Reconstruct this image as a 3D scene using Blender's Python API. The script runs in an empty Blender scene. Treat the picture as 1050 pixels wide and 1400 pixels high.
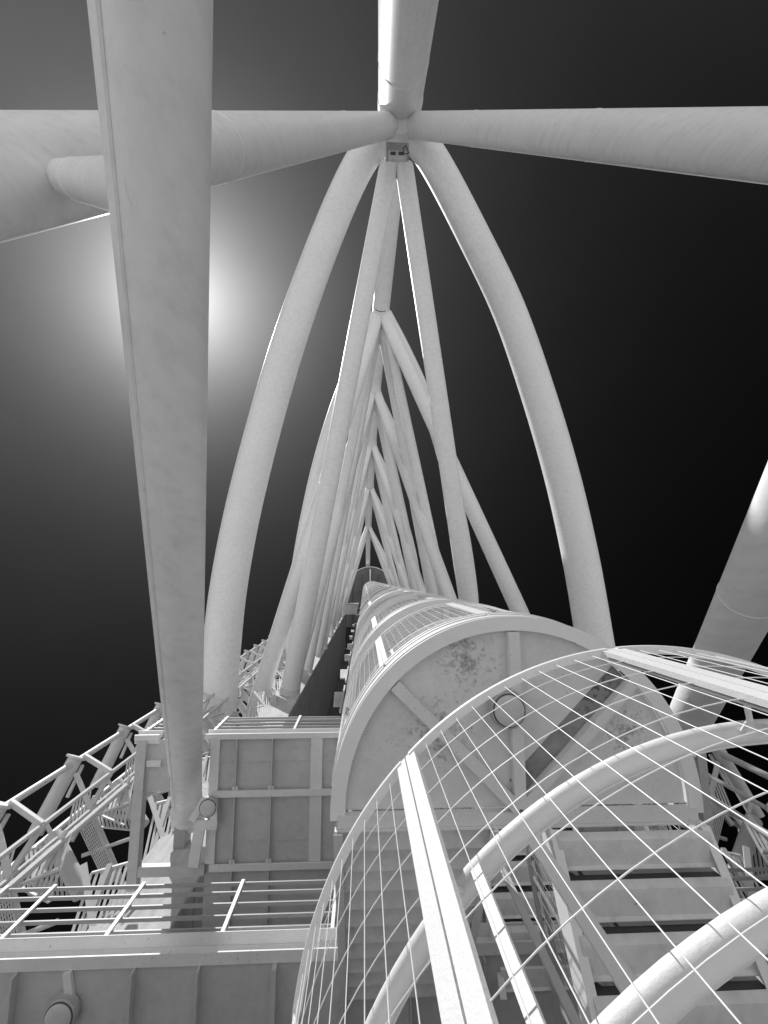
import bpy, math, random
from mathutils import Vector, Matrix
random.seed(7)
S = bpy.context.scene
C = S.collection
R = math.radians

# ------------------------------------------------------------------ camera
# The lens is 16 mm on a 36 mm tall frame.  F, CX, CY describe that lens on the
# 1050 x 1400 photograph; VP is where the world's vertical meets the picture.
F, CX, CY = 622.0, 525.0, 700.0
VP = (498.0, 792.0)
CAMZ = 0.55                         # camera height above the ground
def _ray(px, py): return Vector(((px-CX)/F, -(py-CY)/F, -1.0))
Zc = _ray(*VP).normalized()
Xc = (Vector((1, 0, 0)) - Zc*Zc.x).normalized()
Yc = Zc.cross(Xc)
ROT = Matrix((Xc, Yc, Zc))          # camera axes -> world axes
def at(px, py, h):
    """world point that stands h metres above the camera and is seen at (px, py)"""
    r = ROT @ _ray(px, py)
    p = r*(h/r.z)
    return Vector((p.x, p.y, p.z+CAMZ))
def W(x, y, h): return Vector((x, y, h+CAMZ))

cam_d = bpy.data.cameras.new('camera')
cam_d.sensor_fit = 'VERTICAL'; cam_d.sensor_height = 36; cam_d.sensor_width = 27
cam_d.lens = F*36/1400.0
cam_d.clip_start = 0.02; cam_d.clip_end = 3000
cam = bpy.data.objects.new('camera', cam_d); C.objects.link(cam)
cam.matrix_world = Matrix.Translation((0, 0, CAMZ)) @ ROT.to_4x4()
S.camera = cam

# ------------------------------------------------------------------ sun and sky
SUN = (ROT @ _ray(238, 405)).normalized()
elev = math.asin(SUN.z); azim = math.atan2(SUN.x, SUN.y)
sd = bpy.data.lights.new('sun', 'SUN'); sd.energy = 4.2; sd.angle = R(0.53)
sun = bpy.data.objects.new('sun', sd); C.objects.link(sun)
sun.rotation_mode = 'QUATERNION'; sun.rotation_quaternion = SUN.to_track_quat('Z', 'Y')

w = bpy.data.worlds.new('World'); S.world = w; w.use_nodes = True
nt = w.node_tree; nt.nodes.clear()
N = nt.nodes.new; L = nt.links.new
def wm(op, a, b=None, c=None):
    n = N('ShaderNodeMath'); n.operation = op
    for i, v in enumerate((a, b, c)):
        if v is None: continue
        if isinstance(v, (int, float)): n.inputs[i].default_value = v
        else: L(v, n.inputs[i])
    return n.outputs[0]
sky = N('ShaderNodeTexSky'); sky.sky_type = 'NISHITA'; sky.sun_disc = False
sky.sun_elevation = elev; sky.sun_rotation = azim
sky.altitude = 300; sky.air_density = 1.0; sky.dust_density = 0.0; sky.ozone_density = 1.0
sep = N('ShaderNodeSeparateColor'); L(sky.outputs[0], sep.inputs[0])
red = sep.outputs[0]                                   # red-filtered black and white sky
base = wm('MULTIPLY', wm('POWER', wm('MINIMUM', wm('MULTIPLY', red, 0.55), 1.1), 4.0), 0.26)
tc = N('ShaderNodeTexCoord')
dt = N('ShaderNodeVectorMath'); dt.operation = 'DOT_PRODUCT'
L(tc.outputs['Generated'], dt.inputs[0]); dt.inputs[1].default_value = SUN
ang = wm('MULTIPLY', wm('ARCCOSINE', wm('MINIMUM', dt.outputs['Value'], 1.0)), 57.29578)
glow = wm('ADD', wm('MULTIPLY', wm('EXPONENT', wm('MULTIPLY', ang, -1/4.2)), 13.0),
          wm('MULTIPLY', wm('EXPONENT', wm('MULTIPLY', ang, -1/13.0)), 3.0))
nz = N('ShaderNodeTexNoise'); nz.inputs['Scale'].default_value = 2.2; nz.inputs['Detail'].default_value = 7; nz.inputs['Roughness'].default_value = 0.6
L(tc.outputs['Generated'], nz.inputs['Vector'])                 # faint unevenness of thin high haze
tot = wm('MULTIPLY', wm('ADD', base, glow), wm('ADD', wm('MULTIPLY', nz.outputs['Fac'], 0.5), 0.75))
comb = N('ShaderNodeCombineColor')
for i in range(3): L(tot, comb.inputs[i])
bg = N('ShaderNodeBackground'); L(comb.outputs[0], bg.inputs[0]); bg.inputs[1].default_value = 0.1
wo = N('ShaderNodeOutputWorld'); L(bg.outputs[0], wo.inputs[0])

S.view_settings.view_transform = 'Standard'; S.view_settings.look = 'None'
S.view_settings.exposure = 0.12; S.view_settings.gamma = 1.0
S.view_settings.use_curve_mapping = False
S.cycles.max_bounces = 8; S.cycles.diffuse_bounces = 5; S.cycles.glossy_bounces = 3
S.cycles.use_denoising = True

# ------------------------------------------------------------------ materials (all greys: a black and white photograph)
def mat(name, col, var=0.12, scale=1.6, rough=0.5, spots=0.0, spot_scale=14.0, spot_col=0.12, streak=0.0, bump=0.0,
        bump_scale=60.0, patch=None, form=None):
    m = bpy.data.materials.new(name); m.use_nodes = True
    t = m.node_tree; t.nodes.clear()
    n = t.nodes.new; l = t.links.new
    def mth(op, a, b=None, clamp=False):
        x = n('ShaderNodeMath'); x.operation = op; x.use_clamp = clamp
        for i, v in enumerate((a, b)):
            if v is None: continue
            if isinstance(v, (int, float)): x.inputs[i].default_value = v
            else: l(v, x.inputs[i])
        return x.outputs[0]
    def noise(sc, det=6.0, ro=0.6, stretch=None):
        x = n('ShaderNodeTexNoise'); x.inputs['Scale'].default_value = sc
        x.inputs['Detail'].default_value = det; x.inputs['Roughness'].default_value = ro
        v = pos
        if stretch:
            mp = n('ShaderNodeVectorMath'); mp.operation = 'MULTIPLY'; l(pos, mp.inputs[0]); mp.inputs[1].default_value = stretch
            v = mp.outputs[0]
        l(v, x.inputs['Vector']); return x.outputs['Fac']
    geo = n('ShaderNodeNewGeometry'); pos = geo.outputs['Position']
    out = n('ShaderNodeOutputMaterial'); p = n('ShaderNodeBsdfPrincipled'); l(p.outputs[0], out.inputs[0])
    f = mth('SUBTRACT', noise(scale), 0.5)
    f2 = mth('SUBTRACT', noise(scale*9, 4.0), 0.5)
    v = mth('ADD', mth('MULTIPLY', f, var*2.4), mth('MULTIPLY', f2, var*1.1))
    if streak:
        v = mth('SUBTRACT', v, mth('MULTIPLY', mth('POWER', noise(2.2, 5.0, 0.65, (3.2, 3.2, 0.22)), 3.0), streak*3.0))
    val = mth('MULTIPLY', mth('ADD', v, 1.0), col)
    if form:                                            # board marks and pour joints of the formwork
        sx = n('ShaderNodeSeparateXYZ'); l(pos, sx.inputs[0])
        hz = mth('FRACT', mth('DIVIDE', sx.outputs[2], form))
        ln = mth('LESS_THAN', hz, 0.035)
        s2 = mth('FRACT', mth('DIVIDE', mth('ADD', sx.outputs[0], sx.outputs[1]), 0.62))
        ln2 = mth('MULTIPLY', mth('LESS_THAN', s2, 0.045), 0.6)
        val = mth('MULTIPLY', val, mth('SUBTRACT', 1.0, mth('MULTIPLY', mth('MAXIMUM', ln, ln2), 0.45)))
    def darken(val, fac):
        x = n('ShaderNodeMix'); x.data_type = 'FLOAT'; l(fac, x.inputs[0]); l(val, x.inputs[2]); x.inputs[3].default_value = spot_col
        return x.outputs[0]
    if spots:
        s = mth('MULTIPLY', mth('SUBTRACT', noise(spot_scale, 3.0, 0.55), 0.78-spots), 14.0, True)
        s = mth('MULTIPLY', s, mth('MULTIPLY', mth('SUBTRACT', noise(1.1, 3.0), 0.42), 6.0, True))
        val = darken(val, mth('MULTIPLY', s, 0.8))
    if patch:                                           # one worn, rusty patch of its own
        for pc, pr in patch:
            d = n('ShaderNodeVectorMath'); d.operation = 'DISTANCE'; l(pos, d.inputs[0]); d.inputs[1].default_value = pc
            inside = mth('MULTIPLY', mth('SUBTRACT', 1.0, mth('DIVIDE', d.outputs['Value'], pr)), 1.0, True)
            s = mth('MULTIPLY', mth('SUBTRACT', mth('ADD', noise(17, 6.0, 0.75), mth('MULTIPLY', inside, 0.26)), 0.66), 6.0, True)
            s = mth('MULTIPLY', s, mth('MULTIPLY', inside, 3.0, True))
            val = darken(val, mth('MULTIPLY', s, 0.75))
    cc = n('ShaderNodeCombineColor')
    for i in range(3): l(val, cc.inputs[i])
    l(cc.outputs[0], p.inputs['Base Color'])
    p.inputs['Roughness'].default_value = rough
    p.inputs['Specular IOR Level'].default_value = 0.35
    if bump:
        b = n('ShaderNodeBump'); b.inputs['Strength'].default_value = bump; b.inputs['Distance'].default_value = 0.02
        l(noise(bump_scale, 5.0), b.inputs['Height']); l(b.outputs[0], p.inputs['Normal'])
    return m

M = {
 'tube':   mat('tube_paint', 0.84, 0.05, 0.6, 0.48, spots=0.05, spot_scale=8, spot_col=0.35, streak=0.15, bump=0.10, bump_scale=28),
 'white':  mat('white_paint', 0.80, 0.05, 2.0, 0.45, spots=0.05, spot_scale=45, spot_col=0.2, bump=0.15, bump_scale=90),
 'wire':   mat('wire_paint', 0.80, 0.05, 3.0, 0.45),
 'rail':   mat('rail_paint', 0.78, 0.06, 3.0, 0.5, spots=0.05, spot_scale=40, spot_col=0.25, bump=0.12, bump_scale=160),
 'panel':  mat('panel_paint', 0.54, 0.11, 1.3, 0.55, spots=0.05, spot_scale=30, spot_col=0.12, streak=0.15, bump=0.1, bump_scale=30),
 'soffit': mat('landing_paint', 0.72, 0.10, 1.6, 0.5, spots=0.13, spot_scale=42, spot_col=0.16, streak=0.12, bump=0.15, bump_scale=60,
               patch=[(at(640, 905, 4.2), 0.48), (at(600, 1000, 4.2), 0.5), (at(690, 968, 4.2), 0.3), (at(860, 1010, 4.2), 0.4)]),
 'beam':   mat('beam_paint', 0.70, 0.10, 3.0, 0.5, spots=0.13, spot_scale=26, spot_col=0.10, bump=0.15),
 'rusty':  mat('rusty_beam_paint', 0.26, 0.5, 5.0, 0.65, spots=0.26, spot_scale=20, spot_col=0.05, bump=0.3),
 'tread':  mat('tread_paint', 0.74, 0.12, 2.4, 0.5, spots=0.08, spot_scale=30, spot_col=0.12, streak=0.2, bump=0.12),
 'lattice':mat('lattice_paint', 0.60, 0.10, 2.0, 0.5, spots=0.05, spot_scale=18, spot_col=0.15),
 'grate_and_shade':  mat('grating_and_shaded_lattice', 0.50, 0.12, 2.0, 0.5),
 'conc':   mat('board_marked_concrete', 0.40, 0.22, 0.8, 0.85, spots=0.06, spot_scale=5, spot_col=0.1, streak=0.3, bump=0.4, bump_scale=12, form=2.1),
 'ledge':  mat('pale_concrete', 0.55, 0.22, 1.4, 0.85, spots=0.12, spot_scale=6, spot_col=0.12, streak=0.3, bump=0.5, bump_scale=10),
 'ground': mat('pale_paving', 0.60, 0.10, 0.4, 0.85, bump=0.2, bump_scale=20),
 'deckrail':mat('deck_rail_and_shade_paint', 0.34, 0.12, 3.0, 0.5),
 'bounce_cut':mat('dark_bounce_sheet', 0.17, 0.2, 1.0, 0.9),
 'headconc':mat('dark_concrete_and_wall_shade', 0.16, 0.25, 0.5, 0.9, streak=0.3),
 'dark':   mat('dark_steel_and_gap_shade', 0.07, 0.2, 3.0, 0.6),
 'glass':  mat('lamp_glass', 0.55, 0.08, 6.0, 0.25),
 'lamp':   mat('lamp_housing', 0.42, 0.10, 5.0, 0.5),
}

# ------------------------------------------------------------------ mesh helpers
class MB:
    def __init__(s): s.v = []; s.f = []
    def add(s, vs, fs):
        o = len(s.v); s.v += [tuple(v) for v in vs]; s.f += [tuple(i+o for i in q) for q in fs]
    def box(s, x0, x1, y0, y1, z0, z1):
        s.prism([(x0, y0), (x1, y0), (x1, y1), (x0, y1)], z0, z1)
    def prism(s, pts, z0, z1):
        n = len(pts)
        vs = [(x, y, z0) for x, y in pts] + [(x, y, z1) for x, y in pts]
        fs = [tuple(reversed(range(n))), tuple(range(n, 2*n))]
        fs += [(i, (i+1) % n, n+(i+1) % n, n+i) for i in range(n)]
        s.add(vs, fs)
    def hexa(s, a, b):                                  # two quads joined
        vs = list(a)+list(b)
        s.add(vs, [(3, 2, 1, 0), (4, 5, 6, 7), (0, 1, 5, 4), (1, 2, 6, 5), (2, 3, 7, 6), (3, 0, 4, 7)])
    def bar(s, p, q, wid, thk, side):
        """flat bar from p to q; wid measured along `side`, thk across it"""
        p = Vector(p); q = Vector(q); d = (q-p).normalized(); side = Vector(side)
        u = (side - d*side.dot(d)).normalized(); n = d.cross(u)
        cs = [(-.5, -.5), (.5, -.5), (.5, .5), (-.5, .5)]
        s.hexa([p+u*wid*a+n*thk*b for a, b in cs], [q+u*wid*a+n*thk*b for a, b in cs])
    def tube(s, pts, r, n=12, cap=True):
        pts = [Vector(p) for p in pts]; k = len(pts)
        rs = r if isinstance(r, (list, tuple)) else [r]*k
        d0 = (pts[1]-pts[0]).normalized()
        u = d0.orthogonal().normalized(); vs = []
        for i, p in enumerate(pts):
            if i == 0: d = d0
            elif i == k-1: d = (pts[-1]-pts[-2]).normalized()
            else: d = ((pts[i+1]-p).normalized()+(p-pts[i-1]).normalized()).normalized()
            u = (u-d*u.dot(d)).normalized(); v = d.cross(u)
            vs += [p+(u*math.cos(2*math.pi*j/n)+v*math.sin(2*math.pi*j/n))*rs[i] for j in range(n)]
        fs = [(i*n+j, i*n+(j+1) % n, (i+1)*n+(j+1) % n, (i+1)*n+j) for i in range(k-1) for j in range(n)]
        if cap: fs += [tuple(reversed(range(n))), tuple(range((k-1)*n, k*n))]
        s.add(vs, fs)
    def ring(s, cx, cy, z0, z1, r0, r1, a0, a1, n):
        """curved plate between radii r0 and r1, heights z0 and z1, angles a0 to a1 (degrees)"""
        vs = []
        for i in range(n+1):
            a = R(a0+(a1-a0)*i/n); c, q = math.cos(a), math.sin(a)
            vs += [(cx+r0*c, cy+r0*q, z0), (cx+r1*c, cy+r1*q, z0), (cx+r1*c, cy+r1*q, z1), (cx+r0*c, cy+r0*q, z1)]
        fs = [(i*4+j, i*4+(j+1) % 4, i*4+4+(j+1) % 4, i*4+4+j) for i in range(n) for j in range(4)]
        fs += [(0, 1, 2, 3)[::-1], (4*n, 4*n+1, 4*n+2, 4*n+3)]
        s.add(vs, fs)
    def build(s, name, m, parent=None, bevel=0.0, offset=None):
        me = bpy.data.meshes.new(name); vs = s.v
        if offset is not None: vs = [(v[0]-offset[0], v[1]-offset[1], v[2]-offset[2]) for v in vs]
        me.from_pydata(vs, [], s.f); me.materials.append(M[m]); me.validate()
        import bmesh
        b = bmesh.new(); b.from_mesh(me); bmesh.ops.recalc_face_normals(b, faces=b.faces[:]); b.to_mesh(me); b.free()
        for p in me.polygons: p.use_smooth = True
        me.set_sharp_from_angle(angle=R(32))
        o = bpy.data.objects.new(name, me); C.objects.link(o)
        if parent is not None: o.parent = parent
        if bevel:
            bv = o.modifiers.new('edge', 'BEVEL'); bv.width = bevel; bv.segments = 2; bv.limit_method = 'ANGLE'; bv.angle_limit = R(40)
        return o
def build_multi(name, pieces):
    me = bpy.data.meshes.new(name); v = []; f = []; mi = []; slots = []
    for mb, mm in pieces:
        if mm not in slots: slots.append(mm)
        k = len(v); v += mb.v; f += [tuple(i+k for i in q) for q in mb.f]; mi += [slots.index(mm)]*len(mb.f)
    me.from_pydata(v, [], f)
    for mm in slots: me.materials.append(M[mm])
    me.polygons.foreach_set('material_index', mi); me.update()
    o = bpy.data.objects.new(name, me); C.objects.link(o); return o
def tag(o, label=None, cat=None, group=None, kind=None):
    if label: o['label'] = label
    if cat: o['category'] = cat
    if group: o['group'] = group
    if kind: o['kind'] = kind
    return o
def thing(name, label, cat, loc=(0, 0, 0), group=None):
    o = bpy.data.objects.new(name, None); C.objects.link(o); o.location = loc; o.empty_display_size = 0.2
    return tag(o, label, cat, group)
def copy_tree(o, parent=None):
    c = o.copy(); C.objects.link(c)
    if parent is not None: c.parent = parent
    for ch in list(o.children): copy_tree(ch, c)
    return c
def lerp(a, b, t): return Vector(a)*(1-t)+Vector(b)*t
def welded(mb, p, q, r, ts=(), n=40, seam=None):
    """straight pipe with girth welds and one long seam weld"""
    p = Vector(p); q = Vector(q); d = (q-p).normalized()
    mb.tube([p, lerp(p, q, .33), lerp(p, q, .66), q], r, n)
    for t in ts:
        c = lerp(p, q, t); wq = max(.007, r*.016); mb.tube([c-d*wq*3, c-d*wq, c+d*wq, c+d*wq*3], [r-.004, r+wq, r+wq, r-.004], n, False)
    if seam is not None:
        sv = Vector(seam); sv = (sv-d*sv.dot(d)).normalized()
        mb.tube([p+sv*r, q+sv*r], 0.018, 6)

AX = 1.25                                               # the tower's axis of symmetry
GZ = 0.0

# ------------------------------------------------------------------ ground
g = MB(); g.add([(-900, -900, GZ), (900, -900, GZ), (900, 900, GZ), (-900, 900, GZ)], [(0, 1, 2, 3)])
tag(g.build('ground', 'ground'), kind='structure')

b = MB(); b.add([(-16, 2.4, GZ+.004), (18, 2.4, GZ+.004), (18, 26, GZ+.004), (-16, 26, GZ+.004)], [(0, 1, 2, 3)])  # unseen dark sheet, added to cut ground bounce under stair and decks
tag(b.build('bounce_blocker', 'bounce_cut'), kind='structure')

# ------------------------------------------------------------------ concrete pylon
YF, YB = 5.9, 12.1
FL0, FL1 = -4.66, -3.26
FR0, FR1 = 2*AX-FL1, 2*AX-FL0
TOPH = 84.0
py = thing('concrete_pylon', 'tall concrete pylon with board marks, its back wall coloured for shade, rising behind the round stair', 'concrete tower', (AX, 9, GZ))
off = py.location
for (x0, x1) in ((FL0, FL1), (FR0, FR1)):
    b = MB(); b.box(x0, x1, YF+.06, YB-.003, GZ, TOPH); b.build('side_wall', 'conc', py, offset=off)
    b = MB()
    z = GZ
    while z < TOPH-2:
        b.box(x0+.01, x1-.012, YF-.02, YF+.058, z, z+2.085); z += 2.1
    b.build('wall_face', 'ledge', py, offset=off)
b = MB(); b.box(FL0, FR1, YB, YB+.6, GZ, TOPH); b.build('back_wall', 'headconc', py, offset=off)  # darker than the side walls: recess shade put into the colour
for sgn in (-1, 1):                                     # corbels that take the lowest curved braces
    x0, x1 = (-7.8, FL0-.003) if sgn < 0 else (FR1+.003, 2*AX+7.8)
    b = MB(); b.box(x0, x1, 7.5, 9.0, 20+CAMZ, 24.5+CAMZ); b.build('corbel', 'conc', py, offset=off, bevel=.04)

# ------------------------------------------------------------------ lattice mast
NODE = [None, (544, 176, 21.0), (520.5, 428, 31.4), (512, 535, 39.9), (508, 608, 49.0), (505.5, 666, 58.8), (503.5, 720, 72.8), (503, 776, 90.0)]
ASTART = [None, (542, 228, 21.6), (519, 446, 31.8), (511.5, 544, 40.3), (508, 613, 49.4), (505.5, 671, 59.2), (504, 724, 73.2)]
mast = thing('lattice_mast', 'white tubular steel mast of paired leaning pipes meeting along one spine overhead', 'lattice mast', at(*NODE[1]))
moff = mast.location
Q = {}
for i in range(1, 8): Q[i] = at(*NODE[i])
# spine
for i in range(1, 7):
    b = MB(); rad = [0, .62, .56, .52, .50, .48, .40][i]
    welded(b, Q[i], Q[i+1], rad, (.1, .55), 28, (0.12, 1, -.5))
    b.build('spine_pipe', 'tube', mast, offset=moff)
    b = MB(); p = Q[i]; d = (Q[i+1]-Q[i]).normalized()
    b.tube([p-d*.55, p+d*.55], rad*1.12, 28); b.build('node_sleeve', 'tube', mast, offset=moff)
    g_ = MB(); d2 = d.orthogonal().normalized(); cv = (Vector((0, 0, CAMZ))-p).normalized(); cv = (cv-d*cv.dot(d)).normalized(); sx_ = d.cross(cv)
    g_.tube([p-d*.66, p-d*.60], rad*1.03, 28); g_.build('joint_gasket', 'dark', mast, offset=moff)
    g_ = MB(); g_.bar(p+d*.75+cv*rad*1.12-sx_*.3, p+d*.75+cv*rad*1.12+sx_*.3, .9, .05, d); g_.build('gusset_plate', 'beam', mast, offset=moff)
# ends on the pylon
def E(side, h): return W((FL0+FL1)/2+.25 if side < 0 else (FR0+FR1)/2-.1, YF-.02, h)
EH = {0: 24.0, 1: 24.9, 2: 37.5, 3: 50.0, 4: 62.5, 5: 74.0, 6: 82.0}
EN = {}
for sde in (-1, 1):
    for i in range(1, 7): EN[(sde, i)] = E(sde, EH[i])
EN[(-1, 1)] = at(397, 940, 24.9)
EN[(1, 1)] = at(658, 940, 24.9)
EN[(-1, 0)] = at(320, 1065, 24.0); EN[(1, 0)] = at(806, 1045, 24.0)
for i in range(1, 7):
    a = at(*ASTART[i]); rr = [0, .50, .43, .39, .36, .34, .30][i]
    for sde in (-1, 1):
        e = EN[(sde, i)]
        sh = Vector((sde*.42 if i == 1 else sde*.2, 0, 0))
        b = MB(); welded(b, a+sh, e, rr, (.36, .62), 28, (sde*.6, -.3, -1) if i == 2 else None)
        br = b.build('diagonal_brace', 'tube', mast, offset=moff)
        s = MB(); dd = (e-a).normalized(); s.tube([e-dd*.05, e+dd*.3], rr*1.06, 28); s.build('pipe_shoe', 'beam', br, offset=moff)
for i in range(2, 7):
    for sde in (-1, 1):
        e = EN[(sde, i-2)]
        b = MB(); rr = [0, 0, .48, .41, .37, .34, .30][i]
        welded(b, Q[i]+Vector((sde*.2, 0, .1)), e, rr, (.45, .8), 28, (sde*.7, -.5, -.6) if i < 4 else None)
        b.build('diagonal_brace', 'tube', mast, offset=moff)
for i in range(2, 6):                                   # slender second set between the main diagonals
    for sde in (-1, 1):
        b = MB(); e = E(sde, (EH[i-1]+EH[i])/2); b.tube([Q[i]+Vector((sde*.25, 0, .3)), e], [0, 0, .34, .31, .29, .27][i], 20)
        b.build('diagonal_brace', 'tube', mast, offset=moff)
# horizontal curved braces
def smooth_path(pts, n=40):
    pts = [Vector(p) for p in pts]; P = [pts[0]*2-pts[1]]+pts+[pts[-1]*2-pts[-2]]; out = []
    for i in range(1, len(P)-2):
        for k in range(n):
            t = k/n; a, b_, c, d = P[i-1], P[i], P[i+1], P[i+2]
            out.append(0.5*((2*b_)+(c-a)*t+(2*a-5*b_+4*c-d)*t*t+(3*b_-a-3*c+d)*t**3))
    out.append(pts[-1]); return out
ARC1 = {-1: [(534, 172), (494, 220), (452, 310), (404, 440), (366, 565), (334, 690), (313, 800), (302, 900), (296, 985), (288, 1062)],
        1: [(556, 172), (594, 222), (646, 320), (696, 425), (736, 540), (768, 650), (793, 760), (812, 870), (826, 960), (836, 1055)]}
def arch(path, r, nm='curved_brace', welds=()):
    b = MB(); b.tube(path, r, 36)
    for t in welds:
        k = int(t*(len(path)-1)); c = path[k]; d = (path[k+1]-path[k]).normalized()
        q = r[k] if isinstance(r, list) else r
        b.tube([c-d*.022, c-d*.008, c+d*.008, c+d*.022], [q-.004, q+.007, q+.007, q-.004], 36, False)
    return b.build(nm, 'tube', mast, offset=moff)
for sde in (-1, 1):
    hs = [21, 21.6, 23, 24.6, 25.5, 25.6, 25.0, 24.2, 23.4, 22.8]       # rises a little between node and corbel
    path = smooth_path([at(x, y, h) for (x, y), h in zip(ARC1[sde], hs)], 8)
    arch(path, [.0386*(p.z-CAMZ) for p in path], welds=(.2, .42, .58, .71))
ARC2 = {-1: [(514, 432), (487, 490), (462, 552), (438, 630), (421, 705), (408, 780), (400, 850), (402, 905)],
        1: [(527, 430), (552, 478), (579, 538), (606, 620), (626, 700), (639, 775), (645, 840), (640, 905)]}
for sde in (-1, 1):
    arch(smooth_path([at(x, y, 31.4) for x, y in ARC2[sde]], 6), 0.50, welds=(.3, .6))
for i in range(3, 7):
    h = NODE[i][2]; rr = [0, 0, 0, .40, .37, .34, .32][i]; bul = [0, 0, 0, 1.7, 1.5, 1.2, .9][i]
    for sde in (-1, 1):
        p0 = Q[i]; p1 = W((FL0+FL1)/2+.5 if sde < 0 else (FR0+FR1)/2-.5, YF-.02, h); path = []
        for k in range(25):
            t = k/24; p = lerp(p0, p1, t); p.x += sde*bul*math.sin(math.pi*t)**.85; path.append(p)
        arch(path, rr)
# access hatch, visor and stiffening fins in the lowest node
def nbox(px0, px1, py0, py1, h0, h1, nm, mm, bev=0):
    p, q = at(px0, py0, h0), at(px1, py1, h0); b = MB()
    b.box(p.x, q.x, p.y, q.y, h0+CAMZ, h1+CAMZ); return b.build(nm, mm, mast, offset=moff, bevel=bev)
nbox(528, 559, 194, 216, 20.0, 20.25, 'hatch_shade', 'deckrail')  # box coloured dark to stand for the shade in the hub
nbox(531, 556, 205, 217, 19.75, 19.99, 'hatch_plate', 'panel', .04)
for q0, q1 in ((534, 541), (545, 552)): nbox(q0, q1, 207, 211, 19.70, 19.748, 'hatch_slot', 'dark')
b = MB(); b.tube([at(526+36*t/12, 226-7*math.sin(math.pi*t/12), 20.0) for t in range(13)], .05, 8); b.build('visor_rim', 'white', mast, offset=moff)
b = MB(); b.tube([at(555, 199, 19.6), at(551, 203, 19.6), at(553, 211, 19.6), at(559, 209, 19.6), at(555, 199, 19.6)], .025, 6); b.build('cable_loop', 'dark', mast, offset=moff)
for px in (531, 564): nbox(px-3, px+3, 147, 155, 19.6, 20.6, 'stiffening_fin', 'dark')
b = MB(); p = at(543, 170, 20.9); b.tube([p+Vector((0, .7, -1.3)), p+Vector((0, -.4, 1.2))], .98, 36); b.build('node_drum', 'tube', mast, offset=moff)

# ------------------------------------------------------------------ legs and struts that carry the mast
def leg_thing(name, label, top, dirdown, r, ts, seam, mname='pipe', group=None):
    top = Vector(top); d = Vector(dirdown).normalized(); t = (top.z-GZ-.02)/-d.z; foot = top+d*t
    o = thing(name, label, 'steel strut', foot, group)
    b = MB(); welded(b, top, foot, r, ts, 56, seam); b.build(mname, 'tube', o, offset=foot)
    b = MB(); b.tube([top+d*.2, top+d*1.25, top+d*1.28], [r*1.03, r*1.03, r*1.005], 56); b.build('weld_collar', 'beam', o, offset=foot)
    b = MB(); b.tube([(foot.x, foot.y, GZ+.004), (foot.x, foot.y, GZ+.3)], r*1.9, 40); b.build('footing', 'ledge', o, offset=foot)
    return o, foot
k = 0.60
pl_dir = Vector((.223, -.642, -.734))
pl_top = W(*(Vector((-6.66, 8.75, 19.08))*k)) + Vector((-.223, .642, .734))*.25
pil, _ = leg_thing('inclined_strut', 'thick pale pipe strut with a long weld seam, crossing the whole left of the photo', pl_top, pl_dir, .5*k,
                   (.05, .10), (-.55, .64, -.42))
pb = MB(); pb.box(pl_top.x-.12, pl_top.x+.12, pl_top.y-.1, YF-.03, pl_top.z-.45, pl_top.z-.05)
pb.build('pin_bracket', 'deckrail', pil, offset=pil.location)
sh = MB(); sh.tube([pl_top+pl_dir*.42, pl_top+pl_dir*.36, pl_top-pl_dir*.1], [.33, .36, .36], 40)
sh.build('end_collar', 'beam', pil, offset=pil.location)
pr_top = W(*(Vector((8.23, 2.25, 10.92))*k)) + Vector((.272, .61, .745))*7.4
leg_thing('inclined_strut', 'thick pipe strut at the right edge, half sunlit, running behind the wire cage', pr_top, (-.272, -.61, -.745), .5*k, (.2, .55), (.8, -.3, -.5))
k = 1.13
tl, tr = at(536, 171, 20.9), at(558, 171, 20.9)
Al = W(*(Vector((-3.64, -3.95, 4.14))*k)); Ar = W(*(Vector((6.70, -7.17, 6.35))*k))
_n = at(547, 171, 20.9)
sl, _ = leg_thing('mast_leg', 'pale pipe leg running left from the overhead node, behind the thick seamed strut', tl, Al-tl, .5*k, (.3, .6), None)
leg_thing('mast_leg', 'pale pipe leg running right from the overhead node against dark sky', tr, Ar-tr, .5*k, (.48, .25, .75), None)
# short branch pipe between the left leg and the thick strut
b = MB(); welded(b, at(85, 244, 4.95), at(218, 262, 2.5), .19, (.32,), 32); b.build('branch_pipe', 'tube', sl, offset=sl.location)
d0 = W(.6*2.5, -8.52*2.5, 5.56*2.5); d1 = at(546, 150, 20.7)
leg_thing('mast_column', 'thickest pipe of the mast, entering at the top centre of the photo', d1, d0-d1, 1.12, (.18, .46, .7), None)

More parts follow.
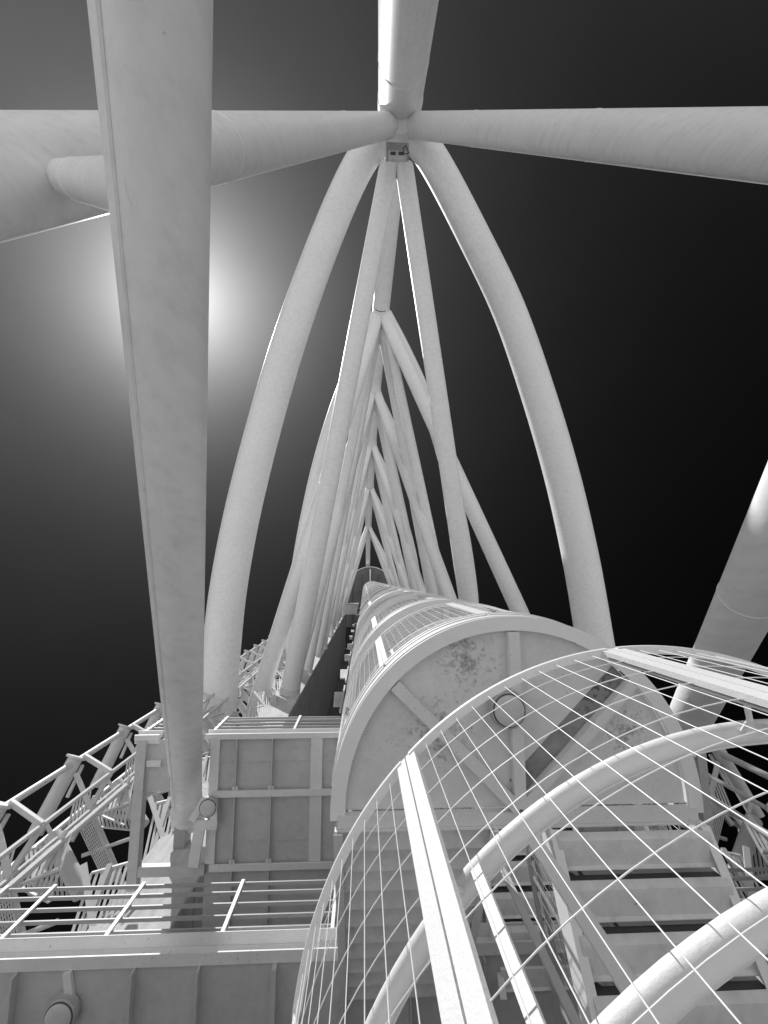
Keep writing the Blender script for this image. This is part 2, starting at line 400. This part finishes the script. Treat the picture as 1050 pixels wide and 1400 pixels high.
# ------------------------------------------------------------------ round stair: prototype storey
SX, SY, SR = 1.35, 1.96, 1.62
STO, HALF, RUN = 3.44, 1.72, 2.72
H0 = 4.2
JOINTS = (185, 225, 264, 304, 343)
def landing(label, z, group=None, far=False):
    """half-round landing; the local origin is the middle of its straight edge, at soffit height"""
    o = thing('stair_landing', label, 'stair landing', (SX, SY, z), group) if not far else None
    parts = {}
    def mb(nm): return parts.setdefault(nm, MB())
    n = 64
    pts = [(1.5*math.cos(R(180+180*i/n)), 1.5*math.sin(R(180+180*i/n))) for i in range(n+1)]
    mb('soffit').prism(pts, .05, .07)
    mb('rim_flange').ring(0, 0, -.012, .012, 1.50, 1.626, 178, 362, n)
    mb('dark_joint').ring(0, 0, .0125, .045, 1.585, 1.600, 178, 362, n)
    mb('fascia').ring(0, 0, .046, .10, 1.595, 1.612, 178, 362, n)
    mb('fascia').ring(0, 0, .103, .22, 1.600, 1.625, 178, 362, n)
    for a0, a1 in zip(JOINTS, JOINTS[1:]):
        mb('fascia').ring(0, 0, .223, .38, 1.60, 1.635, a0+.5, a1-.5, 14)
    for i, a in enumerate((224, 270, 316)):
        c, s = math.cos(R(a)), math.sin(R(a)); m = MB()
        m.bar((c*.02, s*.02, .0), (c*1.487, s*1.487, .0), (.10, .10, .085)[i], .095, (-s, c, 0))
        if i == 2: m2 = MB(); m2.bar((c*.1-s*-.125, s*.1+c*-.125, .043), (c*1.48-s*-.125, s*1.48+c*-.125, .043), .15, .012, (-s, c, 0)); parts['stain_plate'] = m2
        parts['rib%d' % i] = m
    m = mb('edge_beam'); m.box(-1.56, 1.56, .012, .11, -.03, .05); m.box(-1.56, 1.56, .112, .125, -.06, .10)
    if far:
        bx = MB(); bx.box(-1.80, -1.58, .1, .44, .30, .72); bx.box(-1.66, -1.5, -.62, -.36, -.34, -.03); bx.ring(0, 0, -.20, -.03, 1.56, 1.585, 178, 362, 40)
        return [(p, {'soffit': 'deckrail', 'edge_beam': 'panel', 'stain_plate': 'rusty', 'dark_joint': 'dark'}.get(nm, 'white')) for nm, p in parts.items()]+[(bx, 'dark')]  # dark ring and darker soffit put the shade of the gaps into colour
    for nm, p in parts.items():
        if nm.startswith('rib'): p.build('rib', 'beam', o)
        else: p.build(nm, {'soffit': 'soffit', 'rim_flange': 'white', 'fascia': 'white', 'edge_beam': 'beam', 'stain_plate': 'rusty', 'dark_joint': 'dark'}[nm], o)
    return o
NT = 10
def flight(label, z, up, group=None, far=False):
    """up: left flight climbing away from the landing; else right flight dropping away.  Origin: centre of the landing edge"""
    o = thing('stair_flight', label, 'stair flight', (SX, SY, z), group) if not far else None
    sg = 1 if up else -1
    x0, x1 = (-1.56, -.24) if up else (.24, 1.56)
    dy = (RUN-.12)/NT; dz = HALF/NT; parts = []
    for i in range(NT):
        y = .13+dy*i; zz = (.06+dz*(i+.6)) if up else (-.10-dz*(i+.2))
        m = MB(); n_ = 5
        if up:                                          # tread pan with a turned-down front lip and a back upstand
            prof = [(y-.03, zz+.01), (y-.03, zz-.03), (y-.02, zz-.045), (y+.17, zz-.105), (y+.20, zz-.10), (y+dy-.03, zz+.03), (y+dy-.03, zz+dz-.02), (y+dy-.026, zz+dz-.02), (y+dy-.026, zz+.045), (y+.19, zz+.01)]
        else:
            prof = [(y+.0, zz+.01), (y+.008, zz-.03), (y+.03, zz-.055), (y+.06, zz-.06), (y+dy-.045, zz-.06), (y+dy-.03, zz-.085), (y+dy-.024, zz-.085), (y+dy-.024, zz+.01)]
        if up: r_ = MB(); r_.box(x0+.02, x1-.02, y+dy-.037, y+dy-.032, zz+.025, zz+.066); parts.append(('gap_shade', r_))  # added dark strip paints the shade line between treads
        if not up and i < NT-1: r_ = MB(); r_.box(x0+.014, x1-.014, y+dy+.022, y+dy+.028, zz-dz+.012, zz+.03); parts.append(('gap_shade', r_))  # added dark plate stands for the shaded gap between open treads
        k_ = len(prof)
        vs = [(x0+.012, a, b_) for a, b_ in prof]+[(x1-.012, a, b_) for a, b_ in prof]
        fs = [tuple(range(k_)), tuple(reversed(range(k_, 2*k_)))]+[(j, (j+1) % k_, k_+(j+1) % k_, k_+j) for j in range(k_)]
        m.add(vs, fs); parts.append(('tread', m))
    for xs, xd in ((x0, -1), (x1, 1)):
        m = MB(); a = Vector((xs+xd*.012, .11, .02)); b_ = Vector((xs+xd*.012, RUN, .02+sg*HALF))
        zz = Vector((0, 0, 1))
        m.hexa([a+Vector((-.012, 0, -.13)), a+Vector((.012, 0, -.13)), a+Vector((.012, 0, .16)), a+Vector((-.012, 0, .16))],
               [b_+Vector((-.012, 0, -.13)), b_+Vector((.012, 0, -.13)), b_+Vector((.012, 0, .16)), b_+Vector((-.012, 0, .16))])
        a = a+Vector((-xd*.02, 0, -.135)); b_ = b_+Vector((-xd*.02, 0, -.135))
        m.bar(a, b_, .075, .010, (1, 0, 0))
        parts.append(('stringer', m))
    # guards on both sides: sloping rails on thin posts with wires
    for xs, nm in ((x0 if up else x1, 'outer_guard'), (x1 if up else x0, 'inner_guard')):
        m = MB(); hh = 1.1 if nm == 'outer_guard' else .9
        for t in range(0, 29):
            y = .14+(RUN-.16)*t/28; zz = sg*HALF*(y/RUN)
            m.bar((xs, y, zz+.17), (xs, y, zz+hh), .004 if t % 7 else .03, .004 if t % 7 else .012, (0, 1, 0))
        for q in range(1, int(hh/.21)+1):
            m.bar((xs, .12, .16+q*.2), (xs, RUN, .16+q*.2+sg*HALF), .004, .004, (0, 0, 1))
        m.bar((xs, .12, hh), (xs, RUN, hh+sg*HALF), .04, .03, (1, 0, 0))
        m.tube([(xs+(.07 if xs < (x0+x1)/2 else -.07), .12, .9), (xs+(.07 if xs < (x0+x1)/2 else -.07), RUN, .9+sg*HALF)], .022, 8)
        parts.append((nm, m))
    if far:
        return [(p, {'stringer': 'white', 'gap_shade': 'dark'}.get(nm, 'panel')) for nm, p in parts if 'guard' not in nm]  # far treads coloured darker for the shade inside the stack
    for nm, p in parts: p.build(nm, {'tread': 'tread', 'gap_shade': 'dark', 'stringer': 'white', 'outer_guard': 'wire', 'inner_guard': 'deckrail'}[nm], o)
    return o
CR = 1.63
def cage(label, z, group=None, far=False, z_low=.31, wr=.0014):
    """curved wire guard; local origin: middle of the landing edge"""
    o = thing('guard_cage', label, 'wire cage', (SX, SY, z), group) if not far else None
    TOP = 2.2
    parts = []
    m = MB()
    for a0, a1 in zip(JOINTS, JOINTS[1:]):
        nv = 12
        for i in range(1, nv):
            a = R(a0+.9+(a1-a0-1.8)*i/nv); c, s = math.cos(a), math.sin(a)
            m.tube([(CR*c, CR*s, z_low), (CR*c, CR*s, TOP-.005)], wr, 5, False)
        zz = TOP-.2
        while zz > z_low:
            m.tube([((CR-.006)*math.cos(R(a0+1+(a1-a0-2)*i/14)), (CR-.006)*math.sin(R(a0+1+(a1-a0-2)*i/14)), zz) for i in range(15)], wr*1.2, 6, False)
            zz -= .208
    parts.append(('wire_mesh', m, 'wire'))
    for a0, a1 in zip(JOINTS, JOINTS[1:]):
        m = MB(); m.ring(0, 0, TOP-.022, TOP, CR-.021, CR+.017, a0+.85, a1-.85, 26)
        parts.append(('panel_rim', m, 'white')); m = MB()
        m.ring(0, 0, z_low-.02, z_low+.012, CR-.018, CR+.014, a0+.85, a1-.85, 26)
        parts.append(('panel_rim', m, 'white'))
    for a in JOINTS:
        for da in (-.98, .98):
            c, s = math.cos(R(a+da)), math.sin(R(a+da)); m = MB()
            m.bar((CR*c, CR*s, z_low-.02), (CR*c, CR*s, TOP+.001), .05, .022, (-s, c, 0))
            parts.append(('panel_post', m, 'white'))
        c, s = math.cos(R(a)), math.sin(R(a)); m = MB()
        m.bar(((CR-.028)*c, (CR-.028)*s, z_low-.02), ((CR-.028)*c, (CR-.028)*s, TOP-.03), .075, .008, (-s, c, 0))
        parts.append(('joint_plate', m, 'beam'))
        c, s = math.cos(R(a+2.6)), math.sin(R(a+2.6)); m = MB(); m.bar(((CR-.13)*c, (CR-.13)*s, z_low), ((CR-.13)*c, (CR-.13)*s, 1.49), .034, .014, (-s, c, 0)); parts.append(('rail_post', m, 'white'))
    for hz, rr, rad in ((1.5, CR-.15, .033), (.9, CR-.15, .033)):
        m = MB(); m.tube([(rr*math.cos(R(176+188*i/70)), rr*math.sin(R(176+188*i/70)), hz) for i in range(71)], rad, 20)
        m.tube([((rr-.034)*math.cos(R(176+188*i/70)), (rr-.034)*math.sin(R(176+188*i/70)), hz-.008) for i in range(71)], .005, 8)
        for a in JOINTS:
            c, s = math.cos(R(a)), math.sin(R(a))
            m.tube([(rr*c, rr*s, hz-.02), ((rr+.06)*c, (rr+.06)*s, hz-.07), ((CR-.03)*c, (CR-.03)*s, hz-.07)], .009, 8)
        parts.append(('handrail', m, 'rail'))
    if far:
        return [(p, mm) for nm, p, mm in parts if nm != 'wire_mesh']
    for nm, p, mm in parts: p.build(nm, mm, o)
    return o
def half_landing(label, z, group=None, far=False):
    o = thing('half_landing', label, 'stair landing', (SX, SY+RUN, z), group) if not far else None
    p = MB(); p.box(-1.62, 1.62, .004, 1.2, 0, .02)
    q = MB(); q.box(-1.62, 1.62, -.03, .0, -.10, .14); q.box(-1.62, 1.62, 1.203, 1.24, -.10, .14)
    r_ = MB()
    for xx in (-1.6, -.8, 0, .8, 1.6): r_.box(xx-.01, xx+.01, .006, 1.2, -.08, -.002)
    t = MB()
    for zz in (.35, .57, .79, 1.0, 1.2): t.box(-1.62, 1.62, 1.2, 1.23, zz+.0, zz+.03)
    for xx in (-1.6, -.6, .6, 1.6): t.box(xx-.02, xx+.02, 1.235, 1.255, .14, 1.2)
    if far:
        return [(p, 'panel'), (q, 'beam'), (r_, 'panel'), (t, 'deckrail')]
    p.build('soffit', 'panel', o); q.build('edge_beam', 'beam', o); r_.build('stiffener', 'panel', o); t.build('railing', 'wire', o)
    return o

GL, GF, GC, GH = 'half-round landings of the stair', 'flights of the stair', 'wire cages round the stair landings', 'rear landings of the stair'
NS = 24
word = ['lowest', 'second lowest', 'third lowest', 'fourth lowest']
lab_l = ['large half-round white landing with rust stains and a disc lamp under it',
         'half-round white landing just above the big one, behind its wire mesh',
         'third half-round landing up, a narrow white arc against the dark wall',
         'fourth half-round landing up, thin white arc in the stack']
lab_u = ['left stair flight climbing from the big half-round landing, treads like shingles',
         'left stair flight climbing from the second half-round landing', 'left stair flight climbing from the third half-round landing',
         'left stair flight climbing from the fourth half-round landing']
lab_d = ['right stair flight nearest the camera, open treads dropping from the big half-round landing',
         'right stair flight leading up to the second half-round landing', 'right stair flight leading up to the third half-round landing',
         'right stair flight leading up to the fourth half-round landing']
lab_c = ['wire cage standing on the big half-round landing', 'wire cage standing on the second half-round landing',
         'wire cage standing on the third half-round landing', 'wire cage standing on the fourth half-round landing']
lab_h = [None, 'rear stair landing level with the upper panelled deck', 'rear stair landing one level above the upper panelled deck', 'rear stair landing two levels above the upper panelled deck']
near = {}
for i in range(4):
    z = H0+CAMZ+STO*i
    if i == 0:
        near['l'] = landing(lab_l[0], z, GL); near['u'] = flight(lab_u[0], z, True, GF); near['d'] = flight(lab_d[0], z, False, GF); near['c'] = cage(lab_c[0], z, GC)
    else:
        for kk, labs in (('l', lab_l), ('u', lab_u), ('d', lab_d), ('c', lab_c)):
            c = copy_tree(near[kk]); c.location.z = z; c['label'] = labs[i]
        if i == 1: near['h'] = half_landing(lab_h[1], z+HALF, GH)
        else:
            c = copy_tree(near['h']); c.location.z = z+HALF; c['label'] = lab_h[i]
farm = {}
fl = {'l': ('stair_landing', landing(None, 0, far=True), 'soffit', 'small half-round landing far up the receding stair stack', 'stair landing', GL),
      'u': ('stair_flight', flight(None, 0, True, far=True), 'tread', 'small left flight far up the receding stair stack', 'stair flight', GF),
      'd': ('stair_flight', flight(None, 0, False, far=True), 'tread', 'small right flight far up the receding stair stack', 'stair flight', GF),
      'c': ('guard_cage', cage(None, 0, far=True), 'wire', 'small wire cage far up the receding stair stack', 'wire cage', GC),
      'h': ('half_landing', half_landing(None, 0, far=True), 'panel', 'small rear landing far up the receding stair stack', 'stair landing', GH)}
for i in range(4, NS):
    z = H0+CAMZ+STO*i
    for kk, (nm, mb, mm, lab, cat, grp) in fl.items():
        if i == NS-1 and kk in 'ch u': continue
        loc = (SX, SY+(RUN if kk == 'h' else 0), z+(HALF if kk == 'h' else 0))
        if kk not in farm:
            farm[kk] = build_multi(nm, mb); tag(farm[kk], lab, cat, grp); o = farm[kk]
        else:
            o = farm[kk].copy(); C.objects.link(o)
        o.location = loc
        if i == NS-1 and kk == 'l': o['label'] = 'topmost half-round landing, a tiny ribbed disc below the tower head'

# cage round the foot of the stair, nearest the camera, and its plinth
cage('big white wire cage nearest the camera at the foot of the stair', CAMZ, GC, z_low=-.1, wr=.0016)
b = MB(); n = 48
b.prism([(SX+1.75*math.cos(R(180+180*i/n)), SY+1.75*math.sin(R(180+180*i/n))) for i in range(n+1)]+[(SX+1.75, SY+3.2), (SX-1.75, SY+3.2)], GZ+.008, CAMZ-.13)
tag(b.build('stair_plinth', 'ledge'), 'low concrete plinth under the wire cage at the foot of the stair', 'plinth')
# hanger posts between the two flights
for (x, y, z1, wd, lab) in ((1.40, 2.11, 4.30, .125, 'pale flat hanger post between the lowest flights, sunlit at its foot'),
                            (1.28, 2.62, 5.6, .06, 'thin steel hanger post behind the mesh between the lowest flights'),
                            (1.30, 3.35, 5.7, .06, 'thin steel hanger post farthest back between the lowest flights')):
    b = MB(); b.box(x-wd/2, x+wd/2, y-.012, y+.012, CAMZ-.12, z1+CAMZ)
    tag(b.build('hanger_post', 'white' if wd > .1 else 'panel', bevel=.004), lab, 'post')

# ------------------------------------------------------------------ lamps
def bulkhead(label, p, r, axis, with_pipe=None):
    o = thing('bulkhead_lamp', label, 'lamp', p); p = Vector(p); a = Vector(axis).normalized()
    b = MB(); b.tube([p, p+a*.10, p+a*.11], [r, r, r*.95], 40); b.build('housing', 'lamp', o, offset=p)
    b = MB(); b.tube([p+a*.112, p+a*.13, p+a*.145, p+a*.15], [r*.84, r*.83, r*.7, r*.4], 36); b.build('lens', 'glass', o, offset=p)
    b = MB(); b.tube([p+a*.1105, p+a*.1165], [r*.90, r*.90], 36); b.build('gasket', 'dark', o, offset=p)
    b = MB(); b.tube([p+a*.06, p+a*.085], [r*1.05, r*1.05], 40); b.build('clamp_ring', 'lamp', o, offset=p)
    if with_pipe:
        b = MB()
        for q0, q1, wd in with_pipe: b.bar(q0, q1, wd, .05, (1, 0, 0))
        b.build('conduit', 'beam', o, offset=p)
    return o
lp = at(690, 966, 4.2); bulkhead('round disc lamp under the big half-round landing', (lp.x, lp.y, H0+CAMZ-.012), .155, (0, 0, -1))

# ------------------------------------------------------------------ panelled decks with railings
def deck_rail(o, segs, y, z, posts, off, heights, ret=None):
    t = MB()
    for hz in heights:
        for x0, x1 in segs: t.box(x0, x1, y-.022, y+.022, z+hz-.011, z+hz+.011)
    t.build('rail', 'deckrail', o, offset=off)
    for px in posts:
        q = MB(); q.box(px-.022, px+.022, y-.05, y-.025, z-.02, z+heights[-1]+.02); q.build('post', 'white', o, offset=off)
ha = 5.92
YA = at(300, 1300, ha).y
def xa(px, py=1300, h=ha): return at(px, py, h).x
da = thing('panelled_deck', 'wide lower deck of plain steel panels with a railing, across the bottom left', 'deck', W(AX, YA, ha))
do = da.location
XL, XR = -11.0, 13.0
b = MB(); b.box(XL, XR, YA+.13, YA+3.4, ha+CAMZ+.0, ha+CAMZ+.03); b.build('soffit', 'panel', da, offset=do)
b = MB(); b.box(XL, XR, YA, YA+.128, ha+CAMZ-.02, ha+CAMZ+.0); b.box(XL, XR, YA+.11, YA+.126, ha+CAMZ+.004, ha+CAMZ+.236); b.box(XL, XR, YA-.03, YA+.128, ha+CAMZ+.24, ha+CAMZ+.25); b.build('edge_beam', 'beam', da, offset=do)
for px, wd in ((-60, .02), (28, .02), (187, .02), (275, .02), (377, .05), (470, .02), (560, .02), (660, .02), (760, .02), (860, .02), (960, .02)):
    x = xa(px); q = MB(); q.box(x-wd/2, x+wd/2, YA+.132, YA+3.4, ha+CAMZ-.11, ha+CAMZ-.001); q.build('stiffener', 'panel', da, offset=do)
deck_rail(da, [(XL, -.32), (3.05, XR)], YA+.04, ha+CAMZ+.28, [at(-75, 1275, ha+.28).x, at(2, 1275, ha+.28).x, at(145, 1275, ha+.28).x, at(304, 1275, ha+.28).x, -.36, 3.1, 4.6, 6.2, 7.8], do, (.10, .31, .53, .75, .94))
x = xa(97); lp = at(86, 1383, ha-.06)
bulkhead('round lamp on a conduit under the lower panelled deck', (lp.x, lp.y, ha+CAMZ-.02), .165, (0, 0, -1),
         [((x, YA+.135, ha+CAMZ-.03), (lp.x+.05, lp.y-.1, ha+CAMZ-.03), .085)])

hb = 9.36
YBk = at(300, 1002, hb).y
db = thing('panelled_deck', 'upper deck of grey steel panels with flat beams, left of the round stair', 'deck', W(AX, YBk, hb))
do = db.location; zb = hb+CAMZ
def bp(px, py): p = at(px, py, hb); return p.x, p.y
def bdeck(sgn):
    def X(px, py=1090):
        x = bp(px, py)[0]; return x if sgn < 0 else 2*AX-x
    def rect(m, xa_, xb_, y0, y1, z0, z1): m.box(min(xa_, xb_), max(xa_, xb_), y0, y1, z0, z1)
    y83, y13, y80 = bp(300, 1083)[1], bp(300, 1183)[1], bp(300, 1082)[1]
    yend = YBk+4.1
    xl, xo, xs, xr = X(180), X(196), X(285), (-.36 if sgn < 0 else 2*AX+.36)
    m = MB(); rect(m, xs, xr, YBk+.10, yend, zb, zb+.02)
    rect(m, xo, X(236, 1000), YBk+.10, y80-.02, zb, zb+.02)
    m.build('soffit', 'panel', db, offset=do)
    m = MB(); 
    n0, n1 = X(220, 1000), X(283, 1000)
    for e0, e1 in ((xl, n0), (n1, xr)):
        rect(m, e0, e1, YBk, YBk+.098, zb-.07, zb-.04); rect(m, e0, e1, YBk+.06, YBk+.09, zb-.037, zb+.083); rect(m, e0, e1, YBk-.03, YBk+.09, zb+.086, zb+.10)
    m.build('edge_beam', 'beam', db, offset=do); m = MB(); rect(m, xl, n0, YBk+.1, YBk+.16, zb-.05, zb+.05); m.build('edge_beam', 'beam', db, offset=do)
    m = MB(); rect(m, X(184), X(197), YBk+.10, y13+.35, zb-.08, zb+.10); m.build('side_beam', 'panel', db, offset=do)
    for px, wd in ((292, .17), (432, .22)):
        x = X(px); m = MB(); rect(m, x-wd/2, x+wd/2, YBk+.101, y13-.06, zb-.06, zb-.003); m.build('flat_beam', 'beam', db, offset=do)
    for px in (322, 371, 462):
        x = X(px); m = MB(); rect(m, x-.012, x+.012, YBk+.102, yend, zb-.09, zb-.002); m.build('stiffener', 'panel', db, offset=do)
    for yy, x0 in ((y83, xs), (y13, xs)):
        m = MB(); rect(m, x0+.10*(1 if sgn < 0 else -1), xr, yy-.055, yy+.055, zb-.10, zb-.061); m.build('cross_beam', 'beam', db, offset=do)
    m = MB(); rect(m, X(198), X(224, 1000), bp(300, 1041)[1]-.05, bp(300, 1041)[1]+.06, zb-.05, zb-.003); m.build('cross_beam', 'beam', db, offset=do)
    m = MB(); rect(m, X(198), X(286), y13-.05, y13+.12, zb-.09, zb+.03); m.build('cross_beam', 'panel', db, offset=do)
    for yy in (bp(300, 1042)[1], bp(300, 1150)[1]):       # plate joints
        m = MB(); rect(m, X(300), xr, yy-.006, yy+.006, zb-.008, zb-.001); m.build('plate_joint', 'panel', db, offset=do)
    for px in (322, 371):
        for yy in (y83, y13):
            m = MB(); x = X(px); rect(m, x-.05, x+.05, yy-.12, yy-.058, zb-.075, zb-.052); m.build('bracket', 'beam', db, offset=do)
    deck_rail(db, [(min(xl, n0), max(xl, n0)), (min(n1, xr), max(n1, xr))], YBk+.04, zb+.10, [xl+(.1 if sgn < 0 else -.1), X(285), X(398), xr], do, (.12, .33, .55, .77, .94))
bdeck(-1); bdeck(1)
# bracket and lamp beside the foot of the thick strut
lp = at(287, 1101, hb-.1)
q = [at(277, 1112, hb-.12), at(268, 1180, hb-.12)]
bl = bulkhead('round lamp on a cranked bracket beside the foot of the thick strut', lp, .17, (0, 0, -1))
b = MB()
b.bar(at(274, 1127, hb-.13), at(264, 1185, hb-.13), .19, .06, (1, 0, 0)); b.bar(at(266, 1127, hb-.16), at(297, 1127, hb-.16), .17, .06, (0, 1, 0))
b.bar(at(292, 1130, hb-.19), at(292, 1102, hb-.19), .13, .05, (1, 0, 0)); b.bar(at(262, 1122, hb-.19), at(280, 1092, hb-.17), .12, .05, (1, 0, 0))
b.build('cranked_bracket', 'beam', bl, offset=lp)

# white screen panels on the left of the stair, one per rear landing
GP = 'white screen panels beside the stair'
base = None
for i in range(2, 9):
    z = H0+CAMZ+STO*i+HALF
    if base is None:
        b = MB(); b.hexa([(-.02, -.02, 0), (.16, -.02, 0), (.16, .02, 0), (-.02, .02, 0)], [(-.09, -.02, 1.5), (.16, -.02, 1.5), (.16, .02, 1.5), (-.09, .02, 1.5)]); b.box(.163, .21, -.04, .04, -.5, 2.3)
        o = b.build('screen_panel', 'ledge'); base = o
    else:
        o = base.copy(); C.objects.link(o)
    o.location = (-.78, 3.35, z)
    tag(o, ['white screen panel lowest beside the left of the stair cages, above the upper deck', 'white screen panel second from below beside the stair cages',
            'white screen panel third from below beside the stair cages'][i-2] if i < 5 else 'tiny white screen panel far up beside the stair stack', 'screen panel', GP)

# ------------------------------------------------------------------ tower head
th = thing('tower_head', 'dark ribbed round platform at the top of the tower, where the mast meets it', 'platform', W(AX, 2, 86))
to = th.location; zt = 86+CAMZ
cx, cy = at(506, 812, 86).x, at(506, 812, 86).y
b = MB(); pts = []
for i in range(25):
    a = R(200+140*i/24); pts.append((cx+3.6*math.cos(a)*1.05, cy-1.8+3.2*math.sin(a)))
pts += [(cx+5.6, cy+1.0), (cx+5.6, cy+6), (cx-4.4, cy+6), (cx-4.4, cy+1.0)]
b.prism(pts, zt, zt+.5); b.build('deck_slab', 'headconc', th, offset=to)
b = MB()
for i in range(24):
    p0, p1 = pts[i], pts[i+1]; b.bar((p0[0], p0[1], zt+.45), (p1[0], p1[1], zt+.45), 1.3, .12, (0, 0, 1))
b.build('edge_ring', 'white', th, offset=to)
for dx in (-3.4, -1.7, 1.7, 3.4):
    b = MB(); b.box(cx+dx-.09, cx+dx+.09, cy-3.6, cy+6, zt-.3, zt-.003); b.build('rib', 'headconc', th, offset=to)
b = MB(); b.box(cx-.12, cx+.12, cy-4.6, cy+3, zt-.4, zt-.003); b.build('rib', 'beam', th, offset=to)
b = MB(); b.box(cx-4.3, cx+5.5, cy+2.4, cy+2.9, zt-.5, zt-.302); b.build('cross_rib', 'beam', th, offset=to)
p0 = at(470, 826, 70); p1 = at(491, 840, 70)
b = MB(); b.box(p0.x, p1.x, p0.y, p1.y, p0.z, p0.z+.4); b.box(p0.x, p1.x, p0.y-.1, p0.y-.003, p0.z-.2, p0.z+1.4)
tag(b.build('link_bridge', 'ledge'), 'small pale concrete bridge far up between pylon wall and stair stack', 'bridge')

# ------------------------------------------------------------------ side lattices
def lattice(sgn, label):
    STEP = 2.75
    O = at(103, 1037, 14.2)
    o = thing('side_lattice', label, 'steel lattice', (O.x if sgn < 0 else 2*AX-O.x, O.y, 0))
    off = o.location
    tone = 'lattice' if sgn < 0 else 'grate_and_shade'  # right side darker: its shade is put into the colour
    def G(px, py, h, dz):                               # a point of one storey of the lattice, lifted dz
        p = at(px, py, h); p.z += dz
        return p if sgn < 0 else Vector((2*AX-p.x, p.y, p.z))
    X1 = Vector((1, 0, 0)); UP = Vector((0, 0, 1)); Y1 = Vector((0, 1, 0))
    a0 = G(103, 1037, 14.2, 0)
    e = MB(); e.tube([Vector((a0.x, a0.y+.1, 5.0)), Vector((a0.x, a0.y+.1, 56))], .085, 10); e.build('edge_pipe', tone, o, offset=off)
    r0 = G(38, 1168, 13.2, 0)
    e = MB(); e.tube([Vector((r0.x, r0.y, 5.0)), Vector((r0.x, r0.y, 54))], .09, 10); e.build('rear_pipe', tone, o, offset=off)
    for px, py, h_, r_ in ((151, 1057, 14.0, .055), (180, 1068, 14.0, .07), (86, 1152, 12.7, .05), (128, 1104, 13.2, .05)):
        q0 = G(px, py, h_, 0); e = MB(); e.tube([Vector((q0.x, q0.y, 5.0)), Vector((q0.x, q0.y, 54))], r_, 8); e.build('standing_rail', tone, o, offset=off)
    def slats(nm, b0, b1, t0, t1, n, wd=.06, m_=None):
        sl = MB()
        for q in range(n):
            t = q/(n-1); sl.bar(lerp(b0, b1, t), lerp(t0, t1, t), wd, .02, b1-b0)
        sl.bar(b0, b1, .05, .035, UP); sl.bar(t0, t1, .05, .035, UP)
        sl.build(nm, m_ or tone, o, offset=off)
    def mesh(b0, b1, t0, t1, n, k):
        g = MB()
        for q in range(n): g.bar(lerp(b0, b1, q/(n-1)), lerp(t0, t1, q/(n-1)), .022, .015, b1-b0)
        for q in range(k): g.bar(lerp(b0, t0, q/(k-1)), lerp(b1, t1, q/(k-1)), .022, .015, t0-b0)
        g.build('grating', 'grate_and_shade', o, offset=off)
    for j in range(-3, 14):
        d = STEP*j
        t = MB(); p, q = G(103, 1037, 14.2, d), G(48, 1140, 13.5, d); t.tube([p, q], .19, 18); tb = t.build('cross_pipe', tone, o, offset=off)
        dd = (q-p).normalized(); c = MB(); c.tube([p-dd*.06, p-dd*.003], .26, 24); c.build('end_cap', tone, tb, offset=off)
        t = MB(); t.tube([G(72, 1143, 11.9, d), G(112, 1222, 11.2, d)], .18, 18); t.build('lower_pipe', tone, o, offset=off)
        x = MB()
        for p, q, wd in (((115, 1033, 14.3), (152, 1056, 14.0), .13), ((152, 1056, 14.0), (125, 1102, 13.2), .11), ((125, 1102, 13.22), (97, 1150, 12.6), .11)):
            x.bar(G(*p, d), G(*q, d), wd, .08, X1 if wd < .12 else Y1)
        x.bar(G(104, 1058, 14.0, d), G(168, 1210, 11.6, d), .125, .08, X1)
        x.build('folded_frame', tone, o, offset=off)
        x = MB(); x.bar(G(178, 1062, 13.9, d), G(150, 1118, 13.0, d), .08, .06, X1); x.build('cross_brace', tone, o, offset=off); x = MB()
        x.bar(G(113, 1046, 14.3, d), G(92, 1090, 13.7, d), .08, .06, X1)
        x.build('cross_brace', tone, o, offset=off)
        slats('slat_panel', G(136, 1114, 12.9, d), G(170, 1128, 12.7, d), G(146, 1090, 13.5, d), G(182, 1066, 14.0, d), 8, .055)
        slats('slat_panel', G(94, 1128, 12.9, d), G(116, 1134, 12.8, d), G(103, 1092, 13.5, d), G(124, 1078, 13.8, d), 6, .045)
        mesh(G(106, 1128, 12.7, d), G(124, 1112, 12.9, d), G(146, 1212, 11.4, d), G(162, 1200, 11.5, d), 9, 22)
        slats('slat_panel', G(40, 1222, 11.5, d), G(92, 1228, 11.4, d), G(36, 1162, 12.5, d), G(86, 1150, 12.7, d), 9, .055)
        x = MB(); x.bar(G(60, 1120, 13.3, d), G(98, 1196, 11.9, d), .09, .05, X1); x.bar(G(98, 1126, 13.0, d), G(52, 1205, 11.8, d), .09, .05, X1)
        x.tube([G(104, 1125, 12.8, d), G(176, 1098, 13.2, d)], .045, 8); x.tube([G(112, 1170, 12.1, d), G(182, 1145, 12.4, d)], .045, 8)
        x.build('side_brace', tone, o, offset=off)
        if j < 9:
            slats('slat_panel', G(196, 1180, 11.2, d), G(246, 1168, 11.3, d), G(214, 1098, 12.6, d), G(262, 1086, 12.8, d), 9, .05)
            x = MB(); x.bar(G(205, 1090, 12.7, d), G(236, 1185, 11.1, d), .11, .05, X1); x.bar(G(232, 1090, 12.7, d), G(204, 1180, 11.2, d), .09, .05, X1); x.build('bay_brace', tone, o, offset=off)
    return o
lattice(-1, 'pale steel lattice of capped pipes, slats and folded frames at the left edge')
lattice(1, 'steel lattice coloured for shade at the right edge behind the wire cage')
